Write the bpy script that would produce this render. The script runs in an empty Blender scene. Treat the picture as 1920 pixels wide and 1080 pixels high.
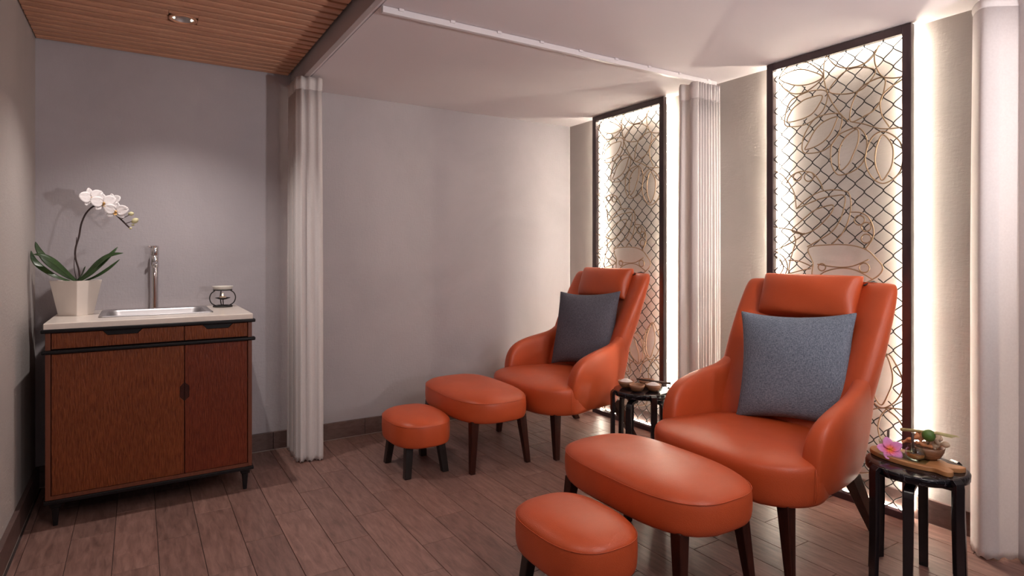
import bpy, bmesh, math, random
from mathutils import Vector, Matrix
import numpy as np

# ------------------------------------------------------------------ camera, world, lights, exposure
SC = bpy.context.scene
COL = SC.collection
HC, FPX, HORIZON, YAW = 1.25, 1120.63, 474.17, math.radians(32.066)
cam_data = bpy.data.cameras.new('camera')
cam = bpy.data.objects.new('camera', cam_data)
COL.objects.link(cam)
cam.location = (0, 0, HC)
cam.rotation_euler = (math.pi / 2, 0, -YAW)
cam_data.sensor_width = 36
cam_data.lens = 36 * FPX / 1920
cam_data.shift_y = -(540 - HORIZON) / 1920
cam_data.clip_start = 0.02
SC.camera = cam

SC.view_settings.view_transform = 'Standard'
SC.view_settings.look = 'None'
SC.view_settings.gamma = 1
SC.view_settings.use_curve_mapping = False
SC.view_settings.exposure = 0.06

world = bpy.data.worlds.new('world')
SC.world = world
world.use_nodes = True
bg = world.node_tree.nodes['Background']
bg.inputs[0].default_value = (0.97, 0.92, 1.0, 1)
bg.inputs[1].default_value = 0.22


def spot(name, loc, target, power, color, angle, blend=0.5, size=0.03):
    d = bpy.data.lights.new(name, 'SPOT')
    d.energy = power
    d.color = color
    d.spot_size = math.radians(angle)
    d.spot_blend = blend
    d.shadow_soft_size = size
    o = bpy.data.objects.new(name, d)
    COL.objects.link(o)
    o.location = loc
    o.rotation_euler = (Vector(target) - Vector(loc)).to_track_quat('-Z', 'Y').to_euler()
    return o


WARM = (1.0, 0.92, 0.87)
spot('ceiling_downlight_cabinet', (0.17, 3.382, 2.376), (0.17, 3.37, 0), 58, WARM, 112, 1.0, 0.012)
spot('fill_spot_aisle', (0.19, 1.0, 2.372), (0.19, 1.0, 0), 34, WARM, 150, 0.7, 0.05)  # unseen source added for general ambient light in the aisle
spot('fill_spot_bay', (1.55, 0.1, 2.30), (1.7, 1.2, 0), 56, WARM, 140, 0.8, 0.16)  # added out of view as broad fill for the bay
spot('fill_spot_rear', (1.3, -0.9, 2.30), (1.5, 1.6, 0.4), 62, WARM, 140, 0.8, 0.16)  # unseen fill added behind the camera
spot('fill_spot_curtain', (2.2, 0.3, 2.30), (2.95, 2.45, 1.25), 60, WARM, 44, 0.9, 0.06)  # unseen spot added to brighten the middle curtain
spot('bounce_fill', (2.3, -0.8, 1.25), (2.1, 0.6, 2.32), 190, (1.0, 0.93, 0.92), 120, 0.9, 0.08)  # unseen bounce light added to lift the white ceiling

# ------------------------------------------------------------------ node material helpers


def new_mat(name):
    m = bpy.data.materials.new(name)
    m.use_nodes = True
    nt = m.node_tree
    return m, nt, nt.nodes['Principled BSDF']


def nd(nt, t, **kw):
    n = nt.nodes.new(t)
    for k, v in kw.items():
        setattr(n, k, v)
    return n


def texcoord(nt, scale=(1, 1, 1), out='Object'):
    tc = nd(nt, 'ShaderNodeTexCoord')
    mp = nd(nt, 'ShaderNodeMapping')
    mp.inputs['Scale'].default_value = scale
    nt.links.new(tc.outputs[out], mp.inputs[0])
    return mp.outputs[0]


def noise(nt, vec, scale, detail=3, rough=0.55, dist=0.0):
    n = nd(nt, 'ShaderNodeTexNoise')
    n.inputs['Scale'].default_value = scale
    n.inputs['Detail'].default_value = detail
    n.inputs['Roughness'].default_value = rough
    n.inputs['Distortion'].default_value = dist
    nt.links.new(vec, n.inputs['Vector'])
    return n.outputs[0]


def ramp(nt, fac, stops):
    r = nd(nt, 'ShaderNodeValToRGB')
    el = r.color_ramp.elements
    while len(el) < len(stops):
        el.new(0.5)
    for e, (p, c) in zip(el, stops):
        e.position = p
        e.color = tuple(c) + (1,)
    nt.links.new(fac, r.inputs[0])
    return r.outputs[0]


def bump(nt, bsdf, height, strength, dist=0.01):
    b = nd(nt, 'ShaderNodeBump')
    b.inputs['Strength'].default_value = strength
    b.inputs['Distance'].default_value = dist
    nt.links.new(height, b.inputs['Height'])
    nt.links.new(b.outputs[0], bsdf.inputs['Normal'])


def simple(name, col, rough=0.5, metal=0.0, bscale=0, bstr=0.1, vary=0.0, vscale=6, spec=0.5, coat=0.0):
    m, nt, p = new_mat(name)
    p.inputs['Roughness'].default_value = rough
    p.inputs['Metallic'].default_value = metal
    p.inputs['Specular IOR Level'].default_value = spec
    p.inputs['Coat Weight'].default_value = coat
    p.inputs['Coat Roughness'].default_value = 0.15
    vec = texcoord(nt)
    f = noise(nt, vec, vscale)
    lo = [c * (1 - vary) for c in col]
    hi = [min(1, c * (1 + vary)) for c in col]
    nt.links.new(ramp(nt, f, [(0.3, lo), (0.7, hi)]), p.inputs['Base Color'])
    if bscale:
        bump(nt, p, noise(nt, vec, bscale, 4), bstr, 0.004)
    return m


def wall_material(name, col):
    m, nt, p = new_mat(name)
    p.inputs['Roughness'].default_value = 0.72
    p.inputs['Specular IOR Level'].default_value = 0.25
    vec = texcoord(nt)
    big = noise(nt, vec, 1.3, 4, 0.6, 0.6)
    c = ramp(nt, big, [(0.28, [x * 0.90 for x in col]), (0.74, [min(1, x * 1.06) for x in col])])
    nt.links.new(c, p.inputs['Base Color'])
    v1 = noise(nt, texcoord(nt, (1, 1, 0.35)), 95, 4, 0.6)
    v2 = noise(nt, texcoord(nt, (0.35, 0.35, 1)), 80, 4, 0.6)
    ad = nd(nt, 'ShaderNodeMath', operation='ADD')
    nt.links.new(v1, ad.inputs[0])
    nt.links.new(v2, ad.inputs[1])
    bump(nt, p, ad.outputs[0], 0.32, 0.004)
    return m


def wood_material(name, c1, c2, scale, stretch, rough=0.45, bstr=0.1, per_object=0.0, spec=0.5):
    m, nt, p = new_mat(name)
    p.inputs['Roughness'].default_value = rough
    p.inputs['Specular IOR Level'].default_value = spec
    tc = nd(nt, 'ShaderNodeTexCoord')
    oi = nd(nt, 'ShaderNodeObjectInfo')
    off = nd(nt, 'ShaderNodeVectorMath', operation='MULTIPLY_ADD')
    cmb = nd(nt, 'ShaderNodeCombineXYZ')
    for i in range(3):
        nt.links.new(oi.outputs['Random'], cmb.inputs[i])
    nt.links.new(cmb.outputs[0], off.inputs[0])
    off.inputs[1].default_value = (13.7 if per_object else 0,) * 3
    nt.links.new(tc.outputs['Object'], off.inputs[2])
    mp = nd(nt, 'ShaderNodeMapping')
    mp.inputs['Scale'].default_value = stretch
    nt.links.new(off.outputs[0], mp.inputs[0])
    f = noise(nt, mp.outputs[0], scale, 5, 0.62, 0.5)
    col = ramp(nt, f, [(0.28, c1), (0.70, c2)])
    if per_object:
        hsv = nd(nt, 'ShaderNodeHueSaturation')
        mr = nd(nt, 'ShaderNodeMapRange')
        mr.inputs['To Min'].default_value = 1 - per_object
        mr.inputs['To Max'].default_value = 1 + per_object
        nt.links.new(oi.outputs['Random'], mr.inputs[0])
        nt.links.new(mr.outputs[0], hsv.inputs['Value'])
        nt.links.new(col, hsv.inputs['Color'])
        col = hsv.outputs[0]
    nt.links.new(col, p.inputs['Base Color'])
    bump(nt, p, f, bstr, 0.004)
    return m


def leather_material(name, col):
    m, nt, p = new_mat(name)
    vec = texcoord(nt)
    f = noise(nt, vec, 5, 3)
    nt.links.new(ramp(nt, f, [(0.3, [x * 0.9 for x in col]), (0.7, [min(1, x * 1.06) for x in col])]), p.inputs['Base Color'])
    r = nd(nt, 'ShaderNodeMapRange')
    r.inputs['To Min'].default_value = 0.35
    r.inputs['To Max'].default_value = 0.50
    nt.links.new(noise(nt, vec, 9, 3), r.inputs[0])
    nt.links.new(r.outputs[0], p.inputs['Roughness'])
    p.inputs['Specular IOR Level'].default_value = 0.5
    v = nd(nt, 'ShaderNodeTexVoronoi')
    v.inputs['Scale'].default_value = 260
    nt.links.new(vec, v.inputs['Vector'])
    soft = noise(nt, vec, 7, 2)
    ad = nd(nt, 'ShaderNodeMath', operation='MULTIPLY_ADD')
    nt.links.new(soft, ad.inputs[0])
    ad.inputs[1].default_value = 3.0
    nt.links.new(v.outputs[0], ad.inputs[2])
    bump(nt, p, ad.outputs[0], 0.12, 0.003)
    return m


def fabric_material(name, c1, c2):
    m, nt, p = new_mat(name)
    p.inputs['Roughness'].default_value = 0.9
    p.inputs['Specular IOR Level'].default_value = 0.1
    a = noise(nt, texcoord(nt, (1, 0.14, 1)), 560, 2)
    b = noise(nt, texcoord(nt, (1, 1, 0.14)), 560, 2)
    ad = nd(nt, 'ShaderNodeMath', operation='ADD')
    nt.links.new(a, ad.inputs[0])
    nt.links.new(b, ad.inputs[1])
    hf = nd(nt, 'ShaderNodeMath', operation='MULTIPLY')
    hf.inputs[1].default_value = 0.5
    nt.links.new(ad.outputs[0], hf.inputs[0])
    nt.links.new(ramp(nt, hf.outputs[0], [(0.38, c1), (0.62, c2)]), p.inputs['Base Color'])
    bump(nt, p, hf.outputs[0], 0.5, 0.003)
    return m


def curtain_material():
    m, nt, p = new_mat('white_curtain_cloth')
    p.inputs['Roughness'].default_value = 0.85
    p.inputs['Specular IOR Level'].default_value = 0.1
    vec = texcoord(nt)
    nt.links.new(ramp(nt, noise(nt, vec, 120, 2), [(0.3, (0.84, 0.79, 0.785)), (0.7, (0.90, 0.855, 0.85))]), p.inputs['Base Color'])
    tr = nd(nt, 'ShaderNodeBsdfTranslucent')
    tr.inputs[0].default_value = (0.8, 0.72, 0.68, 1)
    mx = nd(nt, 'ShaderNodeMixShader')
    mx.inputs[0].default_value = 0.33
    out = nt.nodes['Material Output']
    nt.links.new(p.outputs[0], mx.inputs[1])
    nt.links.new(tr.outputs[0], mx.inputs[2])
    nt.links.new(mx.outputs[0], out.inputs[0])
    return m


def emission_material(name, col, strength):
    m = bpy.data.materials.new(name)
    m.use_nodes = True
    nt = m.node_tree
    nt.nodes.remove(nt.nodes['Principled BSDF'])
    e = nd(nt, 'ShaderNodeEmission')
    e.inputs[0].default_value = tuple(col) + (1,)
    e.inputs[1].default_value = strength
    nt.links.new(e.outputs[0], nt.nodes['Material Output'].inputs[0])
    return m


def glass_material(name, col=(0.86, 0.93, 0.88)):
    """thin clear glass: see-through with a fresnel sheen"""
    m = bpy.data.materials.new(name)
    m.use_nodes = True
    nt = m.node_tree
    nt.nodes.remove(nt.nodes['Principled BSDF'])
    tr = nd(nt, 'ShaderNodeBsdfTransparent')
    tr.inputs[0].default_value = tuple(col) + (1,)
    gl = nd(nt, 'ShaderNodeBsdfGlossy')
    gl.inputs['Roughness'].default_value = 0.04
    lw = nd(nt, 'ShaderNodeLayerWeight')
    lw.inputs[0].default_value = 0.5
    pw = nd(nt, 'ShaderNodeMath', operation='POWER')
    pw.inputs[1].default_value = 4.0
    nt.links.new(lw.outputs['Facing'], pw.inputs[0])
    fr = nd(nt, 'ShaderNodeMath', operation='MULTIPLY_ADD')
    fr.inputs[1].default_value = 0.55
    fr.inputs[2].default_value = 0.10
    nt.links.new(pw.outputs[0], fr.inputs[0])
    mx = nd(nt, 'ShaderNodeMixShader')
    nt.links.new(fr.outputs[0], mx.inputs[0])
    nt.links.new(tr.outputs[0], mx.inputs[1])
    nt.links.new(gl.outputs[0], mx.inputs[2])
    nt.links.new(mx.outputs[0], nt.nodes['Material Output'].inputs[0])
    return m


def marble_material():
    m, nt, p = new_mat('black_veined_lacquer')
    p.inputs['Roughness'].default_value = 0.14
    p.inputs['Specular IOR Level'].default_value = 0.35
    f = noise(nt, texcoord(nt), 7, 4, 0.6, 1.8)
    nt.links.new(ramp(nt, f, [(0.492, (0.004, 0.003, 0.005)), (0.502, (0.08, 0.07, 0.085)), (0.512, (0.004, 0.003, 0.005))]), p.inputs['Base Color'])
    return m


M = {}
M['wall'] = wall_material('grey_textured_plaster', (0.435, 0.398, 0.418))
M['wall_side'] = wall_material('warm_lit_plaster', (0.45, 0.405, 0.385))  # same plaster as the back wall, warmer light put into its colour
M['ceiling'] = simple('white_ceiling_paint', (0.72, 0.662, 0.685), 0.8, bscale=40, bstr=0.03, vary=0.02, vscale=1.2)
M['trim'] = simple('pale_painted_trim', (0.46, 0.40, 0.40), 0.5, vary=0.03)
M['rail'] = simple('white_rail_enamel', (0.74, 0.69, 0.71), 0.35, vary=0.02)
M['gap'] = simple('dark_ceiling_void', (0.02, 0.010, 0.007), 0.9, vary=0.1)
M['slat'] = wood_material('oak_slat', (0.50, 0.235, 0.138), (0.66, 0.345, 0.212), 6, (1.2, 14, 14), 0.5, 0.05, 0.08)
M['plank'] = wood_material('wood_look_floor_tile', (0.128, 0.064, 0.052), (0.285, 0.160, 0.132), 7, (7, 1.1, 7), 0.42, 0.09, 0.13)
M['grout'] = simple('dark_grout', (0.05, 0.032, 0.03), 0.9, vary=0.15)
M['skirting'] = wood_material('brown_skirting_tile', (0.085, 0.047, 0.042), (0.14, 0.085, 0.075), 6, (3, 3, 9), 0.4, 0.05, 0.08)
M['pale_grout'] = simple('pale_grout', (0.45, 0.37, 0.33), 0.8, vary=0.1)
M['leather'] = leather_material('orange_leather', (0.52, 0.080, 0.021))
M['leg'] = wood_material('dark_walnut_leg', (0.020, 0.005, 0.004), (0.052, 0.013, 0.008), 8, (6, 6, 1), 0.3, 0.04, 0.0, 0.25)
M['black_leg'] = wood_material('black_stained_leg', (0.007, 0.005, 0.005), (0.018, 0.011, 0.010), 8, (6, 6, 1), 0.35, 0.04)
M['lacquer'] = simple('black_lacquer', (0.012, 0.009, 0.011), 0.2, vary=0.2)
M['marble'] = marble_material()
M['cushion'] = fabric_material('blue_grey_linen', (0.085, 0.105, 0.145), (0.27, 0.31, 0.38))
M['cushion_dark'] = fabric_material('charcoal_linen', (0.07, 0.068, 0.085), (0.17, 0.165, 0.20))
M['curtain'] = curtain_material()
M['frame'] = simple('dark_bronze_frame', (0.048, 0.026, 0.030), 0.4, vary=0.1)
M['wire'] = simple('black_wire', (0.012, 0.008, 0.007), 0.5, vary=0.1, spec=0.2)
M['gold'] = simple('antique_gold_wire', (0.235, 0.155, 0.092), 0.45, 0.25, vary=0.1, spec=0.3)
M['led'] = emission_material('led_strip_light', (1.0, 0.91, 0.74), 150)
M['cab'] = None
M['black'] = simple('black_painted_wood', (0.008, 0.006, 0.007), 0.4, vary=0.2, spec=0.25)
M['worktop'] = simple('cream_stone_worktop', (0.78, 0.69, 0.62), 0.22, vary=0.04, vscale=30)
M['steel'] = simple('brushed_steel', (0.46, 0.44, 0.45), 0.46, 1.0, vary=0.05)
M['chrome'] = simple('chrome', (0.72, 0.70, 0.71), 0.08, 1.0, vary=0.02)
M['pot'] = simple('cream_glazed_pot', (0.78, 0.70, 0.64), 0.35, vary=0.03)
M['soil'] = simple('bark_soil', (0.04, 0.025, 0.018), 0.9, bscale=60, bstr=0.6, vary=0.5, vscale=40)
M['leaf'] = wood_material('orchid_leaf', (0.014, 0.034, 0.010), (0.040, 0.080, 0.022), 5, (3, 3, 3), 0.35, 0.04)
M['stem'] = simple('dark_stem', (0.035, 0.016, 0.014), 0.5, vary=0.3, vscale=40)
M['petal'] = simple('white_petal', (0.82, 0.77, 0.77), 0.55, vary=0.04, vscale=30)
M['lip'] = simple('yellow_orchid_lip', (0.62, 0.36, 0.12), 0.5, vary=0.35, vscale=90)
M['bud'] = simple('pale_green_bud', (0.60, 0.55, 0.32), 0.5, vary=0.1)
M['iron'] = simple('black_iron', (0.010, 0.008, 0.008), 0.45, vary=0.2)
M['ceramic'] = simple('white_ceramic', (0.72, 0.68, 0.62), 0.3, vary=0.03)
M['wax'] = simple('candle_wax', (0.80, 0.62, 0.48), 0.5, vary=0.03)
M['flame'] = emission_material('candle_flame', (1.0, 0.62, 0.30), 6)
M['lamp_glint'] = emission_material('downlight_glint', (1.0, 0.80, 0.62), 2.0)  # glow for the arcs that stand in for reflections
M['bowl'] = wood_material('brown_wooden_bowl', (0.17, 0.075, 0.040), (0.33, 0.16, 0.085), 10, (3, 3, 12), 0.4, 0.05)
M['salt'] = simple('white_salt', (0.80, 0.72, 0.70), 0.8, bscale=200, bstr=0.8, vary=0.05, vscale=60)
M['board'] = wood_material('honey_wood_board', (0.36, 0.155, 0.060), (0.52, 0.25, 0.105), 9, (8, 1.5, 8), 0.4, 0.04)
M['glass'] = glass_material('clear_glass')
M['oil'] = simple('amber_oil', (0.50, 0.13, 0.03), 0.2, vary=0.2, vscale=60)
M['pink'] = None
M['ginger'] = simple('ginger_root', (0.66, 0.27, 0.12), 0.6, bscale=40, bstr=0.3, vary=0.25, vscale=25)
M['galangal'] = simple('pale_galangal', (0.62, 0.46, 0.33), 0.6, bscale=40, bstr=0.3, vary=0.2, vscale=25)
M['lime'] = simple('green_lime', (0.085, 0.17, 0.035), 0.4, bscale=90, bstr=0.25, vary=0.2, vscale=12)
M['straw'] = simple('pale_lemongrass', (0.50, 0.45, 0.22), 0.6, vary=0.25, vscale=30)
M['dark_stick'] = simple('dark_wood_stick', (0.06, 0.03, 0.022), 0.5, vary=0.2)


def carved_material(name, c1, c2):
    m, nt, p = new_mat(name)
    p.inputs['Roughness'].default_value = 0.4
    p.inputs['Specular IOR Level'].default_value = 0.25
    tc = nd(nt, 'ShaderNodeTexCoord')
    mp = nd(nt, 'ShaderNodeMapping')
    mp.inputs['Scale'].default_value = (1, 1, 0.13)
    mp.inputs['Rotation'].default_value = (0, math.radians(1.6), 0)
    nt.links.new(tc.outputs['Object'], mp.inputs[0])
    vec = mp.outputs[0]
    f = noise(nt, vec, 165, 2, 0.5, 0.5)
    g = noise(nt, texcoord(nt), 3, 3)
    c = ramp(nt, f, [(0.3, c1), (0.68, c2)])
    hsv = nd(nt, 'ShaderNodeHueSaturation')
    mr = nd(nt, 'ShaderNodeMapRange')
    mr.inputs['To Min'].default_value = 0.8
    mr.inputs['To Max'].default_value = 1.2
    nt.links.new(g, mr.inputs[0])
    nt.links.new(mr.outputs[0], hsv.inputs['Value'])
    nt.links.new(c, hsv.inputs['Color'])
    nt.links.new(hsv.outputs[0], p.inputs['Base Color'])
    bump(nt, p, f, 1.0, 0.006)
    return m


def pink_material():
    m, nt, p = new_mat('pink_plumeria_petal')
    p.inputs['Roughness'].default_value = 0.5
    tc = nd(nt, 'ShaderNodeTexCoord')
    ln = nd(nt, 'ShaderNodeVectorMath', operation='LENGTH')
    nt.links.new(tc.outputs['Object'], ln.inputs[0])
    nt.links.new(ramp(nt, ln.outputs['Value'], [(0.004, (0.85, 0.30, 0.02)), (0.013, (0.80, 0.10, 0.09)), (0.022, (0.74, 0.19, 0.42)), (0.040, (0.72, 0.28, 0.60))]), p.inputs['Base Color'])
    return m


M['cab'] = carved_material('carved_red_brown_veneer', (0.125, 0.028, 0.009), (0.215, 0.056, 0.018))
M['cab_red'] = carved_material('carved_redder_veneer', (0.105, 0.018, 0.008), (0.175, 0.036, 0.015))
M['cab_frame'] = wood_material('red_brown_frame_wood', (0.10, 0.024, 0.010), (0.17, 0.045, 0.018), 8, (8, 8, 1), 0.4, 0.04)
M['pink'] = pink_material()

# ------------------------------------------------------------------ geometry helpers


def mesh_obj(name, verts, faces, mat, parent=None, smooth=True, loc=None):
    me = bpy.data.meshes.new(name)
    me.from_pydata([tuple(map(float, v)) for v in verts], [], faces)
    me.materials.append(mat)
    if smooth:
        me.polygons.foreach_set('use_smooth', [True] * len(me.polygons))
    me.update()
    bm = bmesh.new()
    bm.from_mesh(me)
    bmesh.ops.recalc_face_normals(bm, faces=bm.faces)
    bm.to_mesh(me)
    bm.free()
    o = bpy.data.objects.new(name, me)
    COL.objects.link(o)
    if parent:
        o.parent = parent
    if loc:
        o.location = loc
    return o


def empty(name, loc, label, cat, group=None, rz=0.0):
    o = bpy.data.objects.new(name, None)
    COL.objects.link(o)
    o.empty_display_size = 0.05
    o.location = loc
    o.rotation_euler = (0, 0, rz)
    tag(o, label, cat, group)
    return o


def tag(o, label, cat, group=None):
    o['label'] = label
    o['category'] = cat
    if group:
        o['group'] = group
    return o


def structure(o):
    o['kind'] = 'structure'
    return o


class Geo:
    """collects pieces of one mesh"""

    def __init__(self):
        self.v, self.f = [], []

    def add(self, verts, faces):
        n = len(self.v)
        self.v += [tuple(v) for v in verts]
        self.f += [tuple(i + n for i in f) for f in faces]
        return self

    def box(self, x0, x1, y0, y1, z0, z1):
        return self.add([(x0, y0, z0), (x1, y0, z0), (x1, y1, z0), (x0, y1, z0), (x0, y0, z1), (x1, y0, z1), (x1, y1, z1), (x0, y1, z1)],
                        [(0, 3, 2, 1), (4, 5, 6, 7), (0, 1, 5, 4), (1, 2, 6, 5), (2, 3, 7, 6), (3, 0, 4, 7)])

    def loft(self, rings, cap0=True, cap1=True, close=True):
        n = len(rings[0])
        vs = [p for r in rings for p in r]
        fs = []
        for i in range(len(rings) - 1):
            for j in range(n if close else n - 1):
                a, b = i * n + j, i * n + (j + 1) % n
                fs.append((a, b, b + n, a + n))
        if cap0:
            fs.append(tuple(range(n - 1, -1, -1)))
        if cap1:
            fs.append(tuple(range((len(rings) - 1) * n, len(rings) * n)))
        return self.add(vs, fs)

    def lathe(self, prof, n=24, center=(0, 0, 0), cap0=True, cap1=True):
        cx, cy, cz = center
        return self.loft([[(cx + r * math.cos(2 * math.pi * k / n), cy + r * math.sin(2 * math.pi * k / n), cz + z) for k in range(n)] for r, z in prof], cap0, cap1)

    def tube(self, pts, r, n=6, closed=False, cap=True):
        pts = [Vector(p) for p in pts]
        m = len(pts)
        rings = []
        prev = None
        for i, p in enumerate(pts):
            if closed:
                t = pts[(i + 1) % m] - pts[(i - 1) % m]
            else:
                t = pts[min(i + 1, m - 1)] - pts[max(i - 1, 0)]
            t.normalize()
            if prev is None:
                ref = Vector((0, 0, 1)) if abs(t.z) < 0.9 else Vector((1, 0, 0))
                u = t.cross(ref).normalized()
            else:
                u = (prev - t * prev.dot(t)).normalized()
            prev = u
            w = t.cross(u)
            rr = r[i] if isinstance(r, (list, tuple)) else r
            rings.append([p + (u * math.cos(2 * math.pi * k / n) + w * math.sin(2 * math.pi * k / n)) * rr for k in range(n)])
        if closed:
            rings.append(rings[0])
            return self.loft(rings, False, False)
        return self.loft(rings, cap, cap)

    def prism(self, poly, axis, a, b):
        """poly: 2-D points; axis 'y' -> (x,z) poly extruded in y; 'z' -> (x,y) poly; 'x' -> (y,z) poly"""
        def mk(p, t):
            return {'x': (t, p[0], p[1]), 'y': (p[0], t, p[1]), 'z': (p[0], p[1], t)}[axis]
        return self.loft([[mk(p, a) for p in poly], [mk(p, b) for p in poly]])

    def make(self, name, mat, parent=None, smooth=False, bevel=0.0, segs=2, subsurf=0, loc=None):
        o = mesh_obj(name, self.v, self.f, mat, parent, smooth, loc)
        if bevel:
            md = o.modifiers.new('bevel', 'BEVEL')
            md.width = bevel
            md.segments = segs
            md.limit_method = 'ANGLE'
            md.angle_limit = math.radians(35)
            md.harden_normals = False
            o.data.polygons.foreach_set('use_smooth', [True] * len(o.data.polygons))
            ew = o.modifiers.new('weighted', 'WEIGHTED_NORMAL')
            ew.keep_sharp = True
        if subsurf:
            md = o.modifiers.new('subsurf', 'SUBSURF')
            md.levels = subsurf
            md.render_levels = subsurf
        return o


def box(name, x0, x1, y0, y1, z0, z1, mat, parent=None, bevel=0.0):
    return Geo().box(x0, x1, y0, y1, z0, z1).make(name, mat, parent, False, bevel)


def catmull(pts, n=5, closed=False):
    pts = [Vector(p) for p in pts]
    m = len(pts)
    out = []
    rng = m if closed else m - 1
    for i in range(rng):
        if closed:
            p0, p1, p2, p3 = (pts[(i + k) % m] for k in (-1, 0, 1, 2))
        else:
            p0, p1, p2, p3 = pts[max(i - 1, 0)], pts[i], pts[i + 1], pts[min(i + 2, m - 1)]
        for k in range(n):
            t = k / n
            out.append(0.5 * ((2 * p1) + (p2 - p0) * t + (2 * p0 - 5 * p1 + 4 * p2 - p3) * t * t + (3 * p1 - p0 - 3 * p2 + p3) * t ** 3))
    if not closed:
        out.append(pts[-1])
    return out


def superellipse(a, b, e, n, cx=0.0, cy=0.0):
    out = []
    for k in range(n):
        t = 2 * math.pi * k / n
        c, s = math.cos(t), math.sin(t)
        out.append((cx + a * math.copysign(abs(c) ** (2 / e), c), cy + b * math.copysign(abs(s) ** (2 / e), s)))
    return out


def smoothstep(a, b, x):
    t = min(1, max(0, (x - a) / (b - a)))
    return t * t * (3 - 2 * t)


def lerp(tab, x):
    for (x0, y0), (x1, y1) in zip(tab, tab[1:]):
        if x <= x1:
            return y0 + (y1 - y0) * max(0, (x - x0) / (x1 - x0))
    return tab[-1][1]


def copy_thing(root, loc, label, group=None):
    """a copy of a thing with copies of its parts and sub-parts (mesh data shared)"""
    r = root.copy()
    COL.objects.link(r)
    r.location = loc
    r['label'] = label
    if group:
        r['group'] = group
    for ch in list(root.children):
        c = ch.copy()
        COL.objects.link(c)
        c.parent = r
        for g in list(ch.children):
            d = g.copy()
            COL.objects.link(d)
            d.parent = c
    return r

# ------------------------------------------------------------------ setting
XL, XR, YB, H, HS = -0.461, 3.112, 4.039, 2.320, 2.390
YF = -1.6                                             # the room goes on open towards the rest of the spa behind the camera
XB0, XB1 = 0.843, 0.888                               # ceiling beam between the slatted and the white ceiling

structure(box('wall_back', XL - 0.1, XR + 0.1, YB, YB + 0.1, -0.05, 2.5, M['wall']))
structure(box('wall_left', XL - 0.1, XL, YF, YB, -0.05, 2.5, M['wall_side']))
structure(box('wall_right', XR, XR + 0.1, YF, YB, -0.05, 2.5, M['wall_side']))
structure(box('ceiling', XB1 + 0.006, XR, YF, YB, H, H + 0.05, M['ceiling']))
sl_ceiling = structure(box('ceiling', XL, XB0, YF, YB, HS + 0.035, HS + 0.09, M['gap']))
floor = structure(box('floor', XL - 0.02, XR + 0.02, YF, YB + 0.02, -0.06, -0.006, M['grout']))

# ceiling slats, one by one; two are cut for the downlight
PITCH = 0.0725
DLX, DLY, DLR = 0.188, 3.325, 0.062
k = 0
shared = {}
y = YB - 0.012
while y > -0.55:
    y0, y1 = y - 0.052, y
    spans = [(XL + 0.004, XB0 - 0.022)]
    if y0 < DLY + 0.055 and y1 > DLY - 0.055:
        spans = [(XL + 0.004, DLX - DLR), (DLX + DLR, XB0 - 0.022)]
        for q0, q1 in ((y0, min(y1, DLY - 0.050)), (max(y0, DLY + 0.050), y1)):
            if q1 - q0 > 0.004:
                box('slat', DLX - DLR, DLX + DLR, q0, q1, HS, HS + 0.034, M['slat'], sl_ceiling)
    for a, b in spans:
        key = round(b - a, 4)
        if key not in shared:
            g = Geo().box(-(b - a) / 2, (b - a) / 2, -0.026, 0.026, 0, 0.034)
            o = g.make('slat', M['slat'], sl_ceiling, False, 0.003, 1)
            shared[key] = o
        else:
            o = shared[key].copy()
            COL.objects.link(o)
            o.parent = sl_ceiling
        o.location = ((a + b) / 2, (y0 + y1) / 2, HS)
    y -= PITCH

# beam (two stepped faces and the thin shadow gap beside the white ceiling)
beam = structure(box('trim_1', XB0, XB1 - 0.016, YF, YB, H - 0.012, HS + 0.05, M['trim'], None, 0.003))
box('lip', XB1 - 0.014, XB1 - 0.002, YF, YB, H - 0.004, H + 0.04, M['rail'], beam)
box('shadow_gap', XB1 - 0.002, XB1 + 0.006, YF, YB, H + 0.012, H + 0.04, M['gap'], beam)

# floor planks: columns 0.1595 wide, length 0.640, joints stepping by thirds
W, L, G = 0.1595, 0.640, 0.0022
shared = {}
for c in range(-3, 22):
    xa, xb = -0.086 + W * c, -0.086 + W * (c + 1)
    xa, xb = max(xa, XL + 0.028), min(xb, XR - 0.002)
    if xb - xa < 0.01:
        continue
    j0 = 2.795 + L / 3 * (c % 3)
    m = math.ceil((YB - j0) / L)
    while True:
        yb, ya = j0 + m * L, j0 + (m - 1) * L
        m -= 1
        if yb < 0.35:
            break
        yb = min(yb, YB - 0.022)
        if yb - ya < 0.012:
            continue
        key = (round(xb - xa, 4), round(yb - ya, 4))
        if key not in shared:
            w2, l2 = (xb - xa - G) / 2, (yb - ya - G) / 2
            e = 0.0009
            top = [(-w2 + e, -l2 + e, 0), (w2 - e, -l2 + e, 0), (w2 - e, l2 - e, 0), (-w2 + e, l2 - e, 0)]
            mid = [(-w2, -l2, -e), (w2, -l2, -e), (w2, l2, -e), (-w2, l2, -e)]
            low = [(-w2, -l2, -0.008), (w2, -l2, -0.008), (w2, l2, -0.008), (-w2, l2, -0.008)]
            o = Geo().loft([low, mid, top]).make('plank', M['plank'], floor)
            shared[key] = o
        else:
            o = shared[key].copy()
            COL.objects.link(o)
            o.parent = floor
        o.location = ((xa + xb) / 2, (ya + yb) / 2, 0)


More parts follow.
